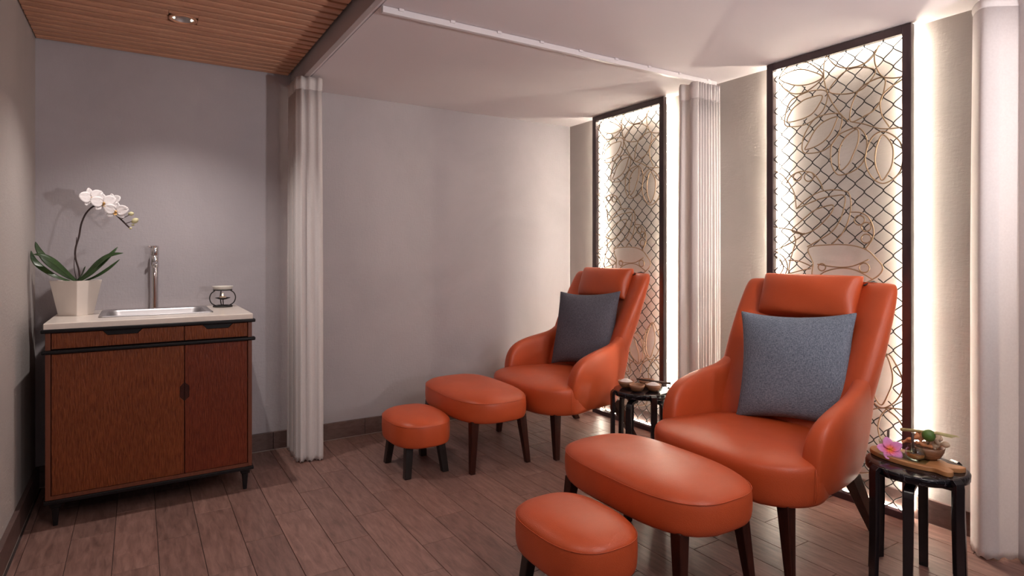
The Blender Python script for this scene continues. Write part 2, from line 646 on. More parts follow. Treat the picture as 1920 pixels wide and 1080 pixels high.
def baseboard(name, horizontal, fixed0, fixed1, a, b, n):
    """skirting of tile pieces with a pale joint line along the floor"""
    rng = (a, b)
    if horizontal:
        base = structure(box(name, a, b, fixed0, fixed1, 0.0, 0.003, M['pale_grout']))
    else:
        base = structure(box(name, fixed0, fixed1, a, b, 0.0, 0.003, M['pale_grout']))
    st = (b - a) / n
    for i in range(n):
        p, q = a + st * i + 0.001, a + st * (i + 1) - 0.001
        if horizontal:
            box('tile', p, q, fixed0 + 0.001, fixed1, 0.003, 0.112, M['skirting'], base, 0.002)
        else:
            box('tile', fixed0, fixed1, p, q, 0.003, 0.112, M['skirting'], base, 0.002)
    return base


baseboard('baseboard_back', True, YB - 0.02, YB, XL, XR, 6)
bl = baseboard('baseboard_left', False, XL, XL + 0.02, -0.32, YB - 0.021, 7)
baseboard('baseboard_right', False, XR - 0.018, XR, -0.32, YB - 0.021, 7)

# ------------------------------------------------------------------ metal screens with light strips behind
ORN = [
(1,[(77,2223),(135,2244),(203,2242),(268,2213),(324,2172),(275,2153),(203,2155),(135,2180),(77,2223)]),
(0,[(73,2226),(128,2277),(210,2282),(282,2236),(328,2171),(247,2119),(181,2115),(128,2139),(85,2189),(73,2226)]),
(0,[(348,2282),(333,2236),(331,2190),(335,2142),(352,2078),(379,2019),(419,1958),(458,1912)]),
(0,[(345,2277),(392,2214),(458,2182),(533,2183),(582,2213),(606,2256)]),
(0,[(359,2090),(432,2164),(508,2173),(588,2137),(558,2085),(512,2055),(432,2057),(359,2090)]),
(0,[(585,2231),(588,2168),(617,2104),(664,2081),(711,2075)]),
(0,[(471,1909),(471,1974),(496,2039),(539,2080),(629,2092),(623,2010),(588,1950),(533,1923),(471,1909)]),
(0,[(711,2063),(652,2035),(614,1994),(617,1919),(652,1851)]),
(0,[(471,1909),(539,1884),(617,1848),(711,1838)]),
(1,[(124,1974),(151,2032),(196,2061),(240,2076),(321,2075),(304,2028),(261,1986),(196,1971),(124,1974)]),
(0,[(108,1966),(135,2071),(196,2103),(282,2111),(348,2086),(338,2014),(297,1969),(232,1940),(158,1940),(108,1966)]),
(1,[(229,1804),(247,1841),(282,1897),(331,1935),(399,1948),(392,1917),(359,1857),(304,1819),(229,1804)]),
(0,[(219,1791),(214,1854),(240,1911),(282,1958),(352,1971),(422,1953),(419,1886),(392,1832),(352,1795),(297,1780),(219,1791)]),
(1,[(502,1866),(445,1836),(416,1789),(409,1724),(419,1671),(458,1698),(483,1746),(507,1807),(502,1866)]),
(0,[(508,1872),(451,1868),(406,1849),(372,1802),(369,1729),(382,1681),(412,1648),(477,1657),(527,1693),(546,1750),(546,1820),(508,1872)]),
(1,[(623,1819),(597,1774),(587,1713),(591,1669),(606,1627),(623,1600),(658,1652),(669,1702),(664,1764),(623,1819)]),
(0,[(623,1835),(570,1809),(542,1732),(546,1675),(576,1615),(623,1584),(675,1604),(706,1649),(711,1732),(686,1791),(623,1835)]),
(0,[(120,1635),(151,1674),(203,1690),(268,1675),(311,1623),(326,1581)]),
(0,[(208,1663),(203,1676),(192,1685),(177,1685),(165,1676),(161,1663),(165,1650),(177,1642),(192,1642),(203,1650),(208,1663)]),
(0,[(276,1656),(271,1671),(258,1680),(242,1680),(229,1671),(224,1656),(229,1642),(242,1633),(258,1633),(271,1642),(276,1656)]),
(0,[(177,1497),(166,1574),(135,1633),(97,1680),(49,1710)]),
(0,[(177,1490),(232,1534),(304,1569),(379,1575),(438,1564),(461,1549),(471,1504),(464,1433),(432,1356),(379,1298)]),
(0,[(177,1490),(304,1532),(386,1543),(440,1538),(435,1473),(412,1409),(372,1358),(297,1313),(240,1283)]),
(0,[(151,1372),(210,1425),(282,1476),(352,1495),(382,1493),(372,1458),(331,1413),(282,1374),(218,1352),(151,1372)]),
(0,[(471,1455),(521,1449),(558,1422),(579,1371),(576,1321),(539,1265)]),
(0,[(538,1413),(533,1426),(520,1435),(505,1435),(493,1426),(488,1413),(493,1399),(505,1390),(520,1390),(533,1399),(538,1413)]),
(0,[(569,1378),(565,1391),(553,1399),(538,1399),(527,1391),(522,1378),(527,1365),(538,1357),(553,1357),(565,1365),(569,1378)]),
(0,[(569,1320),(565,1333),(553,1341),(538,1341),(527,1333),(522,1320),(527,1307),(538,1299),(553,1299),(565,1307),(569,1320)]),
(1,[(247,1276),(365,1292),(471,1288),(546,1265),(588,1227),(623,1175),(576,1121),(432,1063),(279,1110),(272,1198),(247,1276)]),
(0,[(297,1191),(352,1182),(419,1177),(483,1185),(558,1218)]),
(0,[(282,1110),(338,1152),(419,1172),(496,1163),(576,1121)]),
(0,[(341,1175),(337,1186),(327,1193),(315,1193),(305,1186),(301,1175),(305,1164),(315,1157),(327,1157),(337,1164),(341,1175)]),
(0,[(561,1176),(556,1190),(544,1199),(529,1199),(516,1190),(512,1176),(516,1162),(529,1154),(544,1154),(556,1162),(561,1176)]),
(0,[(41,1397),(135,1379),(225,1349)]),
(0,[(57,1267),(166,1315),(225,1356)]),
(0,[(132,1139),(139,1196),(151,1238),(173,1308),(166,1343)]),
(0,[(132,1210),(196,1204),(268,1177)]),
(0,[(135,1136),(203,1155),(261,1167)]),
(0,[(49,1260),(105,1224),(126,1167),(97,1117),(49,1097)]),
(0,[(49,1234),(81,1213),(101,1171),(81,1134),(49,1119)]),
(1,[(636,759),(597,693),(577,620),(585,553),(618,518),(646,574),(666,637),(662,695),(636,759)]),
(0,[(642,766),(685,716),(710,653),(705,594),(670,536),(614,503),(568,541),(556,617),(581,699),(642,766)]),
(0,[(539,465),(589,493),(638,508),(716,517)]),
(0,[(642,505),(614,464),(601,410),(610,361),(634,333)]),
(0,[(630,507),(685,473),(716,434)]),
(0,[(581,526),(539,456),(522,390)]),
(1,[(77,107),(135,86),(203,88),(268,117),(324,158),(275,177),(203,175),(135,150),(77,107)]),
(0,[(73,104),(128,53),(210,48),(282,94),(328,159),(247,211),(181,215),(128,191),(85,141),(73,104)]),
(0,[(359,240),(432,166),(508,157),(588,193),(558,245),(512,275),(432,273),(359,240)]),
(1,[(124,356),(151,298),(196,269),(240,254),(321,255),(304,302),(261,344),(196,359),(124,356)]),
(0,[(108,364),(135,259),(196,227),(282,219),(348,244),(338,316),(297,361),(232,390),(158,390),(108,364)]),
(1,[(229,526),(247,489),(282,433),(331,395),(399,382),(392,413),(359,473),(304,511),(229,526)]),
(0,[(219,539),(214,476),(240,419),(282,372),(352,359),(422,377),(419,444),(392,498),(352,535),(297,550),(219,539)]),
(1,[(502,464),(445,494),(416,541),(409,606),(419,659),(458,632),(483,584),(507,523),(502,464)]),
(0,[(508,458),(451,462),(406,481),(372,528),(369,601),(382,649),(412,682),(477,673),(527,637),(546,580),(546,510),(508,458)])
]


def in_poly(p, poly):
    x, y = p
    r = False
    for (x0, y0), (x1, y1) in zip(poly, poly[1:] + poly[:1]):
        if (y0 > y) != (y1 > y) and x < (x1 - x0) * (y - y0) / (y1 - y0) + x0:
            r = not r
    return r


def make_screen(loc, label):
    """local: y runs to -width (towards the camera), x = 0 is the front face, z from the floor"""
    WD, HT, BAR, DP = 0.750, H - 0.004, 0.040, 0.034
    r = empty('metal_screen', loc, label, 'screen', 'backlit metal screens on the right wall')
    for nm, (y0, y1, z0, z1) in {'stile': (-BAR, 0, 0, HT), 'stile ': (-WD, -WD + BAR, 0, HT), 'rail': (-WD + BAR, -BAR, HT - BAR, HT), 'rail ': (-WD + BAR, -BAR, 0, 0.034)}.items():
        box(nm.strip(), 0, DP, y0, y1, z0, z1, M['frame'], r, 0.003)
    for nm, (y0, y1, z0, z1) in {'a': (-0.034, -0.018, 0.04, HT - 0.04), 'b': (-WD + 0.018, -WD + 0.034, 0.04, HT - 0.04), 'c': (-WD + 0.04, -0.04, HT - 0.034, HT - 0.018), 'd': (-WD + 0.04, -0.04, 0.010, 0.026)}.items():
        box('light_strip', DP + 0.022, DP + 0.028, y0, y1, z0, z1, M['led'], r)
        box('mounting_strip', DP + 0.0005, DP + 0.0215, y0, y1, z0, z1, M['rail'], r)
    holes = [[(a / 1000, b / 1000) for a, b in p] for k, p in ORN if k == 1]
    holes = [[(v.x, v.y) for v in catmull([(a, b, 0) for a, b in p[:-1]], 4, True)] for p in holes]
    # chain-link: interlocked zigzag wires, left out inside the ornament's open shapes
    cw, ch, amp = 0.084, 0.090, 0.0225
    nw = 15
    sp = (WD - 2 * BAR) / nw
    for i in range(nw):
        s0 = BAR + sp * (i + 0.5)
        pts, z, q = [], 0.030, 0
        while z < HT - 0.030:
            ph = z / ch * 2 * math.pi + (math.pi if i % 2 else 0)
            tri = 2 / math.pi * math.asin(max(-1, min(1, math.sin(ph))))
            s = s0 + (sp / 2 + 0.0016) * (0.55 * tri + 0.45 * math.sin(ph)) * 1.0
            x = DP * 0.5 + 0.003 * math.cos(ph)
            pts.append((x, s, z))
            z += ch / 12
        runs, run = [], []
        for x, s, z in pts:
            if any(in_poly((s, z), h) for h in holes):
                runs.append(run)
                run = []
            else:
                run.append((x, -s, z))
        for run in runs + [run]:
            if len(run) > 3:
                Geo().tube(run, 0.0027, 5).make('mesh_wire', M['wire'], r, True)
    for k, p in ORN:
        closed = p[0] == p[-1]
        src = [(DP * 0.5 - 0.010, -min(max(a, 36), WD * 1000 - 36) / 1000, b / 1000) for a, b in (p[:-1] if closed else p)]
        line = catmull(src, 5, closed)
        Geo().tube(line, 0.0034, 6, closed).make('ornament_wire', M['gold'], r, True)
    return r


screen_near = make_screen((3.030, 2.112, 0.0), 'tall dark framed wire screen behind the armchair that stands nearer the camera')
screen_far = copy_thing(screen_near, (3.030, 3.648, 0.0), 'tall dark framed wire screen behind the armchair by the back wall', 'backlit metal screens on the right wall')

# ------------------------------------------------------------------ curtain rail and curtains


def make_curtain(label, path, z0, z1, heading):
    """path: list of (x, y) fold points at mid height; folds are pinched together under the heading"""
    n = len(path)
    cx, cy = sum(p[0] for p in path) / n, sum(p[1] for p in path) / n
    r = empty('curtain', (cx, cy, 0), label, 'curtain', 'white curtains')
    zs = [z0, z0 + 0.03, z0 + 0.25, 0.7, 1.2, 1.7, 2.05, z1 - heading]
    random.seed(n * 7 + int(cx * 100))
    jit = [(random.uniform(-1, 1), random.uniform(-1, 1)) for _ in path]
    line0 = catmull([(x, y, 0) for x, y in path], 4)

    def ring(z, squeeze, flare, jscale):
        pts = [(cx + (x - cx) * squeeze + jit[i][0] * jscale, cy + (y - cy) * squeeze + jit[i][1] * jscale, 0) for i, (x, y) in enumerate(path)]
        return [(p.x - cx, p.y - cy, z) for p in catmull(pts, 4)]
    rings = []
    for i, z in enumerate(zs):
        t = (z - z0) / (z1 - z0)
        rings.append(ring(z, 1.0 - 0.06 * max(0, t - 0.6) / 0.4, 0, 0.006 * (1 - t)))
    # uneven hem
    for j in range(len(rings[0])):
        x, y, z = rings[0][j]
        rings[0][j] = (x, y, z + 0.006 * math.sin(j * 1.7))
    Geo().loft(rings, False, False, close=False).make('drape', M['curtain'], r, True)
    hr = [ring(z1 - heading, 0.945, 0, 0), ring(z1 - heading + 0.006, 0.955, 0, 0.002), ring(z1 - heading * 0.5, 0.97, 0, 0.003), ring(z1, 0.96, 0, 0.003)]
    Geo().loft(hr, False, False, close=False).make('heading', M['curtain'], r, True)
    for ch in r.children:
        md = ch.modifiers.new('thickness', 'SOLIDIFY')
        md.thickness = 0.002
    return r


def zigzag(a, b, depth0, depth1, n, along):
    """folds along an axis from a to b, swinging between depth0 and depth1"""
    out = []
    for i in range(n + 1):
        s = a + (b - a) * i / n
        d = depth0 if i % 2 else depth1
        out.append((d, s) if along == 'y' else (s, d))
    return out


pathL = zigzag(3.962, 3.715, 0.800, 0.872, 13, 'y') + [(0.806, 3.692), (0.826, 3.664), (0.848, 3.688), (0.872, 3.664), (0.905, 3.672), (0.925, 3.658), (0.945, 3.664), (0.950, 3.69), (0.915, 3.705), (0.94, 3.73), (0.91, 3.76)]
make_curtain('white curtain gathered at the back wall beside the wooden cabinet', pathL, 0.008, 2.303, 0.075)
pathM = [(2.87, 2.62), (2.828, 2.565), (2.872, 2.540), (2.840, 2.492)] + zigzag(2.860, 3.078, 2.508, 2.452, 17, 'x') + [(3.088, 2.50)]
make_curtain('white curtain gathered on the right wall between the two wire screens', pathM, 0.008, 2.286, 0.10)
pathR = [(3.00, 1.12), (2.945, 1.085), (2.922, 1.055), (2.945, 1.020), (2.985, 0.990), (3.022, 0.958), (3.010, 0.935)] + zigzag(3.035, 3.095, 0.905, 0.965, 5, 'x') + [(3.09, 0.87), (3.05, 0.85), (3.09, 0.82)]
make_curtain('white curtain hanging at the right edge beside the round table with the tray', pathR, 0.008, 2.286, 0.035)

rail = empty('curtain_rail', (1.98, 2.490, H), 'long thin white curtain rail crossing the white ceiling to the middle curtain', 'rail')
box('track', XB1 + 0.008 - 1.98, 3.06 - 1.98, -0.011, 0.011, -0.030, -0.002, M['rail'], rail, 0.002)
for i in range(9):
    x = -1.0 + 0.25 * i
    box('clip', x - 0.012, x + 0.012, -0.017, 0.017, -0.012, 0.0, M['rail'], rail, 0.002)
rail2 = empty('curtain_rail', (1.98, 1.00, H), 'white curtain rail above the curtain at the right edge', 'rail')
box('track', XB1 + 0.008 - 1.98, 3.06 - 1.98, -0.011, 0.011, -0.030, -0.002, M['rail'], rail2, 0.002)

# recessed downlight in the slatted ceiling
dl = empty('ceiling_downlight', (DLX, DLY, HS), 'round recessed downlight in the slatted wooden ceiling above the cabinet', 'downlight')
Geo().lathe([(0.050, 0.034), (0.050, -0.004), (0.062, -0.004), (0.062, 0.004), (0.0535, 0.006), (0.0535, 0.034)], 32, cap0=False, cap1=False).make('trim_ring', M['slat'], dl, True)
Geo().lathe([(0.0495, 0.002), (0.038, 0.026), (0.028, 0.032), (0.0, 0.033)], 32, cap0=False, cap1=False).make('reflector', M['steel'], dl, True)
for s in (-1, 1):  # glowing arcs drawn in place of the bulb's reflections in the reflector
    g = Geo()
    ring = []
    for t in range(9):
        a = (0 if s > 0 else math.pi) + (t / 8 - 0.5) * 0.9
        ring.append((0.041 * math.cos(a), 0.041 * math.sin(a), 0.006))
    g.tube(ring, 0.0055, 6)
    g.make('lamp_glint', M['lamp_glint'], dl, True)

# ------------------------------------------------------------------ wooden sink cabinet
CX0, CX1, CY0, CY1 = -0.354, 0.512, 3.402, 4.012
cab = empty('sink_cabinet', (0.079, 3.70, 0), 'red-brown carved wooden cabinet with black bands and a cream stone top', 'cabinet')


def cbox(name, x0, x1, y0, y1, z0, z1, mat, parent=cab, bevel=0.0):
    return box(name, x0 - 0.079, x1 - 0.079, y0 - 3.70, y1 - 3.70, z0, z1, mat, parent, bevel)


ST = 0.020
cbox('side_panel', CX0, CX0 + ST, CY0, CY1, 0.128, 0.886, M['cab_frame'], bevel=0.002)
cbox('side_panel', CX1 - ST, CX1, CY0, CY1, 0.128, 0.886, M['cab_frame'], bevel=0.002)
cbox('back_panel', CX0 + ST, CX1 - ST, CY1 - 0.012, CY1, 0.128, 0.80, M['cab_frame'])
cbox('bottom_panel', CX0 + ST, CX1 - ST, CY0 + 0.002, CY1 - 0.012, 0.128, 0.146, M['cab_frame'])
cbox('inner_panel', CX0 + ST, CX1 - ST, CY0 + 0.030, CY0 + 0.042, 0.146, 0.886, M['black'])
GX = 0.199
# bands
cbox('upper_band', CX0 - 0.016, CX1 + 0.016, CY0 - 0.012, CY1, 0.886, 0.903, M['black'], bevel=0.004)
cbox('middle_band', CX0 - 0.014, CX1 + 0.016, CY0 - 0.012, CY0 + 0.028, 0.790, 0.808, M['black'], bevel=0.005)
cbox('lower_band', CX0 - 0.006, CX1 + 0.008, CY0 - 0.006, CY1, 0.110, 0.127, M['black'], bevel=0.003)


def front_drawer(x0, x1, px0, px1):
    """drawer front with a trapezoid cut at its upper edge"""
    z0, z1, zc = 0.812, 0.884, 0.862
    poly = [(x0, z0), (x1, z0), (x1, z1), (px1 + 0.020, z1), (px1, zc), (px0, zc), (px0 - 0.020, z1), (x0, z1)]
    d = Geo().prism([(a - 0.079, b) for a, b in poly], 'y', CY0 + 0.001 - 3.70, CY0 + 0.019 - 3.70).make('drawer', M['cab'], cab, False, 0.0015, 1)
    hp = [(px0 - 0.018, z1), (px0 + 0.001, zc + 0.001), (px1 - 0.001, zc + 0.001), (px1 + 0.018, z1)]
    Geo().prism([(a - 0.079, b) for a, b in hp], 'y', CY0 + 0.006 - 3.70, CY0 + 0.018 - 3.70).make('finger_pull', M['black'], d)
    return d


front_drawer(CX0 + ST + 0.003, GX - 0.0015, -0.120, 0.000)
front_drawer(GX + 0.0015, CX1 - ST - 0.003, 0.300, 0.400)


def front_door(x0, x1, notch_x, sgn, mat):
    z0, z1, zc, hh, hw = 0.148, 0.788, 0.556, 0.046, 0.0195
    right = [(notch_x, zc - hh), (notch_x - sgn * hw, zc - hh + 0.020), (notch_x - sgn * hw, zc + hh - 0.020), (notch_x, zc + hh)]
    if sgn > 0:
        poly = [(x0, z0), (x1, z0)] + right + [(x1, z1), (x0, z1)]
    else:
        poly = [(x1, z0), (x1, z1), (x0, z1)] + right[::-1] + [(x0, z0)]
    d = Geo().prism([(a - 0.079, b) for a, b in poly], 'y', CY0 + 0.001 - 3.70, CY0 + 0.019 - 3.70).make('door', mat, cab, False, 0.0015, 1)
    hpl = [(a + sgn * 0.0005, b) for a, b in right]
    Geo().prism([(a - 0.079, b) for a, b in hpl], 'y', CY0 + 0.004 - 3.70, CY0 + 0.016 - 3.70).make('handle', M['leg'], d)
    return d


front_door(CX0 + ST + 0.003, GX - 0.0015, GX - 0.0015, 1, M['cab'])
front_door(GX + 0.0015, CX1 - ST - 0.003, GX + 0.0015, -1, M['cab_red'])
for x, y in ((CX0 + 0.035, CY0 + 0.035), (CX1 - 0.030, CY0 + 0.035), (CX0 + 0.035, CY1 - 0.04), (CX1 - 0.030, CY1 - 0.04)):
    g = Geo()
    def sq(h, z, x=x, y=y):
        return [(x + a * h - 0.079, y + b * h - 3.70, z) for a, b in ((-1, -1), (1, -1), (1, 1), (-1, 1))]
    g.loft([sq(0.0085, 0), sq(0.014, 0.085), sq(0.021, 0.088), sq(0.021, 0.112)])
    g.make('leg', M['black'], cab, False, 0.0015, 1)
# stone top with the opening for the sink
SX0, SX1, SY0, SY1 = -0.165, 0.345, 3.560, 3.955
g = Geo()
o_ = [(CX0 - 0.006, CY0 - 0.010), (CX1 + 0.004, CY0 - 0.010), (CX1 + 0.004, YB - 0.002), (CX0 - 0.006, YB - 0.002)]
i_ = [(SX0 + 0.02, SY0 + 0.02), (SX1 - 0.02, SY0 + 0.02), (SX1 - 0.02, SY1 - 0.02), (SX0 + 0.02, SY1 - 0.02)]
def lv(p, z):
    return [(a - 0.079, b - 3.70, z) for a, b in p]
g.loft([lv(o_, 0.904), lv(o_, 0.931), lv(i_, 0.931), lv(i_, 0.904), lv(o_, 0.904)], False, False)
g.make('stone_top', M['worktop'], cab, False, 0.004)

# sink
sink = empty('sink', (0.09, 3.757, 0.931), 'shallow rectangular stainless steel sink set into the cream stone top', 'sink')
def rr(hx, hy, r, z, n=6):
    out = []
    for qx, qy, a0 in ((1, 1, 0), (-1, 1, 90), (-1, -1, 180), (1, -1, 270)):
        for k in range(n + 1):
            a = math.radians(a0 + 90 * k / n)
            out.append((qx * (hx - r) + r * math.cos(a), qy * (hy - r) + r * math.sin(a), z))
    return out
hx, hy = (SX1 - SX0) / 2, (SY1 - SY0) / 2
rim = [rr(hx, hy, 0.02, 0.0005), rr(hx, hy, 0.02, 0.004), rr(hx - 0.006, hy - 0.006, 0.018, 0.007), rr(hx - 0.030, hy - 0.030, 0.05, 0.004)]
Geo().loft(rim, False, False).make('rim', M['steel'], sink, True)
basin = [rr(hx - 0.030, hy - 0.030, 0.05, 0.004), rr(hx - 0.036, hy - 0.036, 0.05, -0.004), rr(hx - 0.055, hy - 0.055, 0.05, -0.09), rr(hx - 0.085, hy - 0.085, 0.05, -0.105)]
Geo().loft(basin, False, True).make('basin', M['steel'], sink, True)
Geo().lathe([(0.0, -0.102), (0.016, -0.102), (0.020, -0.1045)], 20, cap0=False, cap1=False).make('drain', M['chrome'], sink, True)

# tap
tap = empty('tap', (0.082, 3.988, 0.931), 'tall upright chrome tap standing behind the steel sink', 'tap')
Geo().lathe([(0.025, 0.0), (0.025, 0.006), (0.0205, 0.009), (0.0205, 0.235), (0.0195, 0.238)], 28, (0, 0, 0)).make('column', M['chrome'], tap, True)
Geo().lathe([(0.0195, 0.238), (0.0225, 0.240), (0.0225, 0.300), (0.021, 0.303)], 28).make('mixer_head', M['chrome'], tap, True)
Geo().tube([(0.002, -0.018, 0.262), (0.002, -0.055, 0.260), (0.002, -0.090, 0.252), (0.002, -0.100, 0.246)], [0.013, 0.0125, 0.012, 0.0115], 18).make('spout', M['chrome'], tap, True)
Geo().lathe([(0.0215, 0.305), (0.0225, 0.307), (0.0225, 0.356), (0.0205, 0.360)], 28).make('lever_cap', M['chrome'], tap, True)
Geo().tube([(-0.012, -0.010, 0.352), (-0.030, -0.030, 0.356)], [0.006, 0.005], 12).make('lever', M['chrome'], tap, True)

# oil burner
ob = empty('oil_burner', (0.427, 3.905, 0.931), 'small black iron oil burner with a white dish and a lit candle', 'oil burner')
Geo().lathe([(0.030, 0.0), (0.052, 0.001), (0.054, 0.006), (0.050, 0.010), (0.030, 0.009), (0.029, 0.004)], 28, cap0=False, cap1=False).make('base_ring', M['iron'], ob, True)
for k in range(2):
    a0 = math.radians(4 + 90 * k)
    for s in (-1, 1):
        pts = [(0.036 * s, 0.008), (0.060 * s, 0.024), (0.070 * s, 0.052), (0.062 * s, 0.080), (0.042 * s, 0.097)]
        pts = [(p * math.cos(a0), p * math.sin(a0), z) for p, z in pts]
        if k == 1 and s == -1:
            continue
        Geo().tube(catmull(pts, 5), 0.0032, 8).make('hoop', M['iron'], ob, True)
Geo().lathe([(0.050, 0.0975), (0.0535, 0.100), (0.050, 0.103), (0.046, 0.100), (0.050, 0.0975)], 32, cap0=False, cap1=False).make('top_ring', M['iron'], ob, True)
Geo().lathe([(0.0, 0.095), (0.030, 0.097), (0.048, 0.104), (0.055, 0.119), (0.056, 0.123), (0.052, 0.123), (0.044, 0.110), (0.0, 0.104)], 32, cap0=False, cap1=False).make('dish', M['ceramic'], ob, True)
Geo().tube([(0, 0, 0.006), (0.003, 0, 0.020), (0.001, 0, 0.045)], 0.0028, 8).make('stem', M['iron'], ob, True)
Geo().lathe([(0.0, 0.042), (0.020, 0.045), (0.040, 0.053), (0.041, 0.055), (0.020, 0.049), (0.0, 0.047)], 24, cap0=False, cap1=False).make('candle_plate', M['iron'], ob, True)
cdl = Geo().lathe([(0.0, 0.048), (0.018, 0.049), (0.019, 0.060), (0.017, 0.062), (0.0, 0.061)], 20, cap0=False, cap1=False).make('candle', M['wax'], ob, True)
Geo().lathe([(0.0, 0.062), (0.0035, 0.067), (0.0030, 0.073), (0.0, 0.082)], 10, cap0=False, cap1=False).make('flame', M['flame'], cdl, True)

# ------------------------------------------------------------------ orchid
orc = empty('potted_orchid', (-0.268, 3.800, 0.931), 'white orchid in a square tapered cream pot on the cabinet', 'plant')
def psq(h, z, c=0.012):
    pts = []
    for k in range(4):
        a = math.radians(90 * k - 90 + 6)
        for d in (-0.018, 0.018):
            pts.append((h * math.cos(a + d), h * math.sin(a + d), z))
    return pts
Geo().loft([psq(0.074, 0), psq(0.110, 0.178), psq(0.103, 0.178), psq(0.100, 0.160)], True, True).make('pot', M['pot'], orc, False, 0.002)
Geo().loft([psq(0.098, 0.150), psq(0.100, 0.166)], True, True).make('soil', M['soil'], orc)


def strap_leaf(pts, w, curl=0.25):
    g = Geo()
    line = catmull(pts, 6)
    rings = []
    n = len(line)
    for i, p in enumerate(line):
        t = (line[min(i + 1, n - 1)] - line[max(i - 1, 0)]).normalized()
        side = t.cross(Vector((0, -0.62, 0.78))).normalized()
        up = side.cross(t).normalized()
        u = i / (n - 1)
        ww = 0.62 * w * (0.5 + 0.5 * smoothstep(0, 0.5, u)) * max(0.0, 1 - max(0, (u - 0.55) / 0.45) ** 1.7) + 0.0008
        rings.append([p - side * ww + up * ww * curl, p - up * 0.001, p + side * ww + up * ww * curl, p + side * ww * 0.6 + up * (ww * curl * 0.4 + 0.002), p + up * 0.0018, p - side * ww * 0.6 + up * (ww * curl * 0.4 + 0.002)])
    g.loft(rings)
    return g


# leaf centre lines: (across, towards the viewer, up) in metres from the pot's foot
for pts, w in (
    ([(0.00, 0.01, 0.172), (-0.05, 0.00, 0.205), (-0.112, -0.01, 0.265), (-0.152, 0.00, 0.330), (-0.166, 0.005, 0.375)], 0.026),
    ([(0.00, -0.02, 0.172), (-0.045, -0.03, 0.225), (-0.09, -0.05, 0.275), (-0.135, -0.06, 0.305), (-0.165, -0.06, 0.312)], 0.029),
    ([(-0.01, -0.03, 0.168), (-0.08, -0.05, 0.200), (-0.14, -0.03, 0.245), (-0.170, -0.02, 0.285), (-0.180, -0.02, 0.330)], 0.023),
    ([(0.01, -0.01, 0.172), (0.055, -0.03, 0.215), (0.105, -0.05, 0.270), (0.150, -0.07, 0.305), (0.205, -0.08, 0.318)], 0.034),
    ([(0.01, -0.03, 0.168), (0.06, -0.05, 0.205), (0.105, -0.06, 0.255), (0.150, -0.05, 0.310), (0.180, -0.03, 0.350)], 0.022),
    ([(0.02, -0.03, 0.166), (0.085, -0.06, 0.195), (0.140, -0.08, 0.235), (0.190, -0.09, 0.285)], 0.019),
    ([(0.00, -0.02, 0.170), (0.03, -0.06, 0.210), (0.045, -0.09, 0.250)], 0.024),
):
    strap_leaf(pts, w).make('leaf', M['leaf'], orc, True)
stem_pts = [(0.015, 0.0, 0.165), (0.012, 0.0, 0.225), (-0.003, 0.0, 0.295), (-0.002, 0.0, 0.345), (0.012, 0.0, 0.405), (0.022, 0.0, 0.470), (0.045, 0.0, 0.530), (0.085, -0.01, 0.566), (0.140, -0.02, 0.548), (0.185, -0.03, 0.505), (0.225, -0.03, 0.460), (0.240, -0.03, 0.446)]
Geo().tube(catmull(stem_pts, 6), 0.0042, 8).make('flower_stem', M['stem'], orc, True)
Geo().tube(catmull([(0.004, -0.01, 0.170), (-0.008, -0.008, 0.25), (-0.003, -0.004, 0.33), (0.002, 0.0, 0.40)], 5), 0.0018, 6).make('support_stake', M['stem'], orc, True)


def petal(length, width, cup, n=6, m=7):
    vs, fs = [], []
    for i in range(m):
        u = i / (m - 1)
        w = width * (0.16 + 0.84 * math.sin(math.pi * u ** 0.85) ** 0.6) if u < 0.99 else width * 0.22
        for j in range(n + 1):
            s = j / n * 2 - 1
            vs.append((s * w, length * u, cup * (u * u) * length + 0.35 * cup * (s * s) * w * 2 + 0.002 * math.sin(7 * s + 5 * u)))
    for i in range(m - 1):
        for j in range(n):
            a = i * (n + 1) + j
            fs.append((a, a + 1, a + n + 2, a + n + 1))
    return vs, fs


def orchid_flower(pos, yaw, pitch, roll, size):
    """faces local +z before turning; lip mesh is the flower, petals are its children"""
    f = Geo()
    f.lathe([(0.0, 0.0), (0.0045, 0.002), (0.006, 0.008), (0.004, 0.014), (0.0, 0.016)], 12, cap0=False, cap1=False)
    f.add(*[(lambda vf: ([(x, -y - 0.003, z + 0.006) for x, y, z in vf[0]], vf[1]))(petal(0.017, 0.008, 0.5))][0])
    o = f.make('flower', M['lip'], orc, True)
    o.location = pos
    o.rotation_euler = (Matrix.Rotation(yaw, 3, 'Z') @ Matrix.Rotation(math.pi / 2 + pitch, 3, 'X') @ Matrix.Rotation(roll, 3, 'Z')).to_euler()
    for ang, ln, wd, off in ((0, 0.9, 0.50, 0.0), (125, 0.86, 0.42, 0.0), (-125, 0.86, 0.42, 0.0), (68, 1.05, 0.78, 0.003), (-68, 1.05, 0.78, 0.003)):
        vs, fs = petal(size * ln, size * wd * 0.62, 0.10)
        p = mesh_obj('petal', [(x, y, z + off) for x, y, z in vs], fs, M['petal'], o, True)
        p.rotation_euler = (0, 0, math.radians(ang))
        md = p.modifiers.new('thickness', 'SOLIDIFY')
        md.thickness = 0.0012


